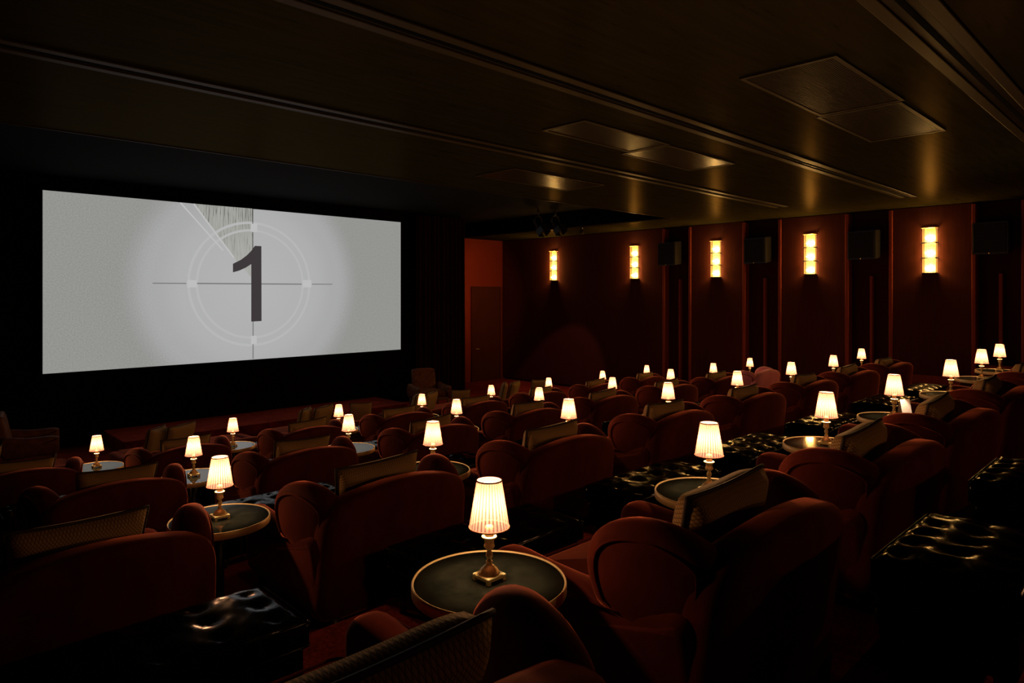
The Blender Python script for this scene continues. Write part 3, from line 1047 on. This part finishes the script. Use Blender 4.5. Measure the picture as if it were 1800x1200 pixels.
ORD = ['first', 'second', 'third', 'fourth', 'fifth', 'sixth', 'seventh', 'eighth', 'ninth', 'tenth']
RN = {'A': 'nearest row', 'B': 'second row', 'C': 'third row', 'D': 'fourth row'}
OFF = 0.775
BACK = 0.27
for k in 'ABCD':
    r = ROWS[k]
    fz, Y, xs = r['floor'], r['y'], r['x']
    for i, x in enumerate(xs):
        Yt = r['yy'][i]
        o = put('table', make_table, (x, Yt, fz))
        tag(o, 'round brass-rimmed side table, %s table from the left in the %s' % (ORD[i], RN[k]), 'side table', 'round side tables in the %s' % RN[k])
        o = put('lamp', make_lamp, (x, Yt, fz + TABLE_H), 0)
        tag(o, 'lit brass lamp with pleated shade, %s lamp from the left in the %s' % (ORD[i], RN[k]), 'table lamp', 'lit lamps on tables of the %s' % RN[k])
    cx = [xs[0] - 1.551 + OFF] + [(a + b) / 2 for a, b in zip(xs, xs[1:])]
    for i, x in enumerate(cx):
        if x > XR - 0.7:
            continue
        pink = (k == 'C' and i == 7)
        rz = random.uniform(-0.02, 0.02)
        BACK = 0.27
        if k == 'A' and i == 0:
            x -= 0.065; BACK = 0.37
        if k == 'A' and i in (1, 2):
            x += 0.05
        if pink:
            o = make_chair('pink'); o.location = (x, Y - BACK, fz); o.rotation_euler = (0, 0, rz); o.scale = (1, 1, 0.945)
        else:
            o = put('chair', make_chair, (x, Y - BACK, fz), rz, (1, 1, 0.945))
        where = 'at the left end of the %s' % RN[k] if i == 0 else 'right of the %s lamp in the %s' % (ORD[i - 1], RN[k])
        tag(o, ('red velvet wing armchair coloured pink as if lit ' if pink else 'dark red velvet wing armchair ') + where, 'armchair', 'wing armchairs of the %s' % RN[k])
        if not pink:
            q = put('cushion', lambda: make_cushion('lumbar_cushion', 0.56, 0.42, 0.17), (x + (-0.02 if k == 'A' and i == 0 else random.uniform(-0.05, 0.05)), Y - BACK - 0.125, fz + 0.472 + (0.03 if k == 'A' and i == 0 else 0)), rz + random.uniform(-0.06, 0.06))
            q.rotation_euler = (math.radians(14), random.uniform(-0.05, 0.05), q.rotation_euler.z)
            if k == 'A' and i == 0:
                q.rotation_euler = (math.radians(24), -0.045, -0.07)
            tag(q, 'gold lattice cushion leaning in the armchair ' + where, 'cushion', 'gold cushions in armchairs of the %s' % RN[k])
        q = put('ottoman', lambda: make_ottoman('leather_footstool', 1.02, 0.44, 0.36), (x - 0.03, Y + 0.86, fz), 0)
        tag(q, 'tufted black leather footstool before the armchair ' + where, 'footstool', 'leather footstools of the %s' % RN[k])

# two footstools of the row the camera stands in
for i, (x, lab) in enumerate([(2.68, 'tufted black leather footstool close behind the biggest armchair, lower right'), (3.98, 'tufted black leather footstool cut by the right frame edge')]):
    q = put('stool', lambda: make_ottoman('leather_footstool', 0.66, 0.40, 0.36), (x, 0.55, ZFLOOR), 0)
    tag(q, lab, 'footstool')

# two more lamp tables of that row
for i, (x, lab) in enumerate([(3.15, 'first table of the rearmost row'), (4.6, 'second table of the rearmost row')]):
    o = put('table', make_table, (x, -0.62, ZFLOOR))
    tag(o, 'round brass-rimmed side table, ' + lab, 'side table')
    o = put('lamp', make_lamp, (x, -0.62, ZFLOOR + TABLE_H))
    tag(o, 'lit brass lamp with pleated shade on the ' + lab, 'table lamp')

# folded card against the fourth lamp of the nearest row
r = ROWS['A']
bm = bmesh.new()
for a, s in ((0.16, 1), (-0.16, -1)):
    pass
x, y, z = r['x'][3] + 0.085, r['y'] - 0.055, r['floor'] + TABLE_H
M['card'] = mat('white_card', (0.75, 0.66, 0.58), 0.7)
M['card_red'] = mat('pink_card_band', (0.60, 0.10, 0.12), 0.7)
o = thing('table_card', (x, y, z), math.radians(-35))
bm = bmesh.new()
for s in (-1, 1):
    v = [bm.verts.new(p) for p in ((-0.045, s * 0.03, 0.03), (0.045, s * 0.03, 0.03), (0.045, 0, 0.15), (-0.045, 0, 0.15))]
    bm.faces.new(v)
mesh_obj('card', bm, 'card', o, False)
bm = bmesh.new()
for s in (-1, 1):
    v = [bm.verts.new(p) for p in ((-0.045, s * 0.0375, 0.0), (0.045, s * 0.0375, 0.0), (0.045, s * 0.03, 0.03), (-0.045, s * 0.03, 0.03))]
    bm.faces.new(v)
mesh_obj('band', bm, 'card_red', o, False)
tag(o, 'small folded pale card with a pink lower band beside a lamp', 'card')

# ------------------------------------------------------------------ front row of wide loungers
def make_lounger():
    o = thing('wide_lounger')
    mesh_obj('base', pad(rect_loop(-1.0, 1.0, -0.55, 0.75, 0.06), 0.26, 0.04, lambda u, v, w_: Vector((u, v, 0.20 + w_))), 'velvet', o)
    mesh_obj('mattress', pad(rect_loop(-0.93, 0.93, -0.38, 0.75, 0.07), 0.12, 0.05, lambda u, v, w_: Vector((u, v, 0.385 + w_)), 0.03), 'velvet', o)
    def bf(u, v, w_):
        return Vector((u, -0.52 + w_ - 0.1 * (v - 0.3), v))
    pts = [(-1.0, 0.10), (0, 0.10), (1.0, 0.10), (1.03, 0.40), (0.96, 0.66), (0.5, 0.70), (0, 0.715), (-0.5, 0.70), (-0.96, 0.66), (-1.03, 0.40)]
    mesh_obj('backrest', pad(side_outline(pts, 5), 0.2, 0.085, bf, 0.01), 'velvet', o)
    for s in (-1, 1):
        arm = [(-0.5, 0.12), (0.1, 0.115), (0.60, 0.12), (0.66, 0.3), (0.60, 0.46), (0.1, 0.50), (-0.5, 0.56)]
        mesh_obj('arm', pad(side_outline(arm, 4), 0.16, 0.065, lambda u, v, w_, s=s: Vector((s * 0.99 + w_, u, v))), 'velvet', o)
    for x in (-0.92, 0.92):
        for y in (-0.5, 0.65):
            mesh_obj('leg', lathe(bmesh.new(), [(0.02, 0), (0.034, 0.12)], 12, x, y), 'wood', o)
    return o
lx = [1.35, 3.9, 6.4, 8.9, 11.4]
LN = ['far left', 'second from left', 'middle', 'second from right', 'far right']
for i, x in enumerate(lx):
    o = put('lounger', make_lounger, (x, 11.5, 0), 0, (1, 1, 0.64))
    tag(o, 'wide dark red lounger in the front row below the stage, %s of five' % LN[i], 'lounger', 'wide loungers in the front row')
    for j, (dx, dy, rz, lean, big) in enumerate([(-0.62, -0.06, 0.75, -6, 1), (-0.24, -0.02, 0.5, 16, 0), (0.60, -0.08, -0.5, 18, 1)]):
        if j == 2 and i < 2:
            continue
        if big:
            q = put('square', lambda: make_cushion('square_cushion', 0.42, 0.42, 0.16), (x + dx, 11.5 + dy, 0.318))
        else:
            q = put('cushion', None, (x + dx, 11.5 + dy + 0.03, 0.318))
        q.rotation_euler = (math.radians(lean if lean > 0 else 12), 0, rz)
        tag(q, 'gold cushion on the %s front row lounger, %s' % (LN[i], ['square, turned sideways', 'oblong, beside a square one', 'square, alone at its right end'][j]), 'cushion', 'gold cushions on the front row loungers')


# ------------------------------------------------------------------ leather club chairs by the stage
def make_club():
    o = thing('leather_club_chair')
    mesh_obj('seat', pad(rect_loop(-0.32, 0.32, -0.30, 0.34, 0.05), 0.15, 0.05, lambda u, v, w_: Vector((u, v, 0.40 + w_)), 0.03), 'tan', o)
    pts = [(-0.29, 0.36), (0, 0.35), (0.29, 0.36), (0.30, 0.6), (0.295, 0.90), (0.24, 0.95), (0, 0.965), (-0.24, 0.95), (-0.295, 0.90), (-0.30, 0.6)]
    mesh_obj('backrest', pad(side_outline(pts, 4), 0.15, 0.05, lambda u, v, w_: Vector((u, -0.30 + w_ - 0.2 * (v - 0.4), v)), 0.02), 'tan', o)
    for s in (-1, 1):
        pts = [(-0.32, 0.30), (0.1, 0.30), (0.36, 0.31), (0.38, 0.5), (0.34, 0.58), (0.0, 0.585), (-0.34, 0.60)]
        mesh_obj('arm', pad(side_outline(pts, 4), 0.12, 0.05, lambda u, v, w_, s=s: Vector((s * 0.385 + w_, u, v))), 'tan', o)
        for y in (-0.30, 0.32):
            mesh_obj('leg', lathe(bmesh.new(), [(0.018, 0), (0.03, 0.33)], 12, s * 0.36, y), 'pale_wood', o)
    mesh_obj('seat_rail', rbox(-0.36, 0.36, -0.32, 0.34, 0.26, 0.33, 0.01, 2), 'pale_wood', o, False)
    return o
o = make_club(); o.location = (9.97, 13.15, 0); o.rotation_euler = (0, 0, PI - 0.25)
tag(o, 'tan leather club chair by the curtain, right of the stage', 'armchair')
o2 = dup(o); o2.location = (1.95, 13.0, 0); o2.rotation_euler = (0, 0, -1.75)
tag(o2, 'dark leather club chair seen side on, left of the stage', 'armchair')

# ------------------------------------------------------------------ unseen spots for the alcove and side wall
def light(name, kind, loc, e, col, **kw):
    d = bpy.data.lights.new(name, kind)
    d.energy = e; d.color = col
    for k, v in kw.items():
        setattr(d, k, v)
    o = bpy.data.objects.new(name, d)
    COL.objects.link(o)
    o.location = loc
    return o
lo = light('alcove_light', 'SPOT', (12.3, 14.75, 3.3), 40, (1.0, 0.42, 0.2), shadow_soft_size=0.1, spot_size=math.radians(92), spot_blend=0.6)
lo.rotation_euler = (Vector((13.5, 16.3, 2.9)) - lo.location).to_track_quat('-Z', 'Y').to_euler()
lo = light('added_wall_spot', 'SPOT', (12.9, 11.7, 4.2), 95, (1.0, 0.48, 0.52), shadow_soft_size=0.06, spot_size=math.radians(42), spot_blend=0.3)  # added spot for the glow low on the side wall, no fitting
lo.rotation_euler = (Vector((15.4, 13.9, -0.9)) - lo.location).to_track_quat('-Z', 'Y').to_euler()
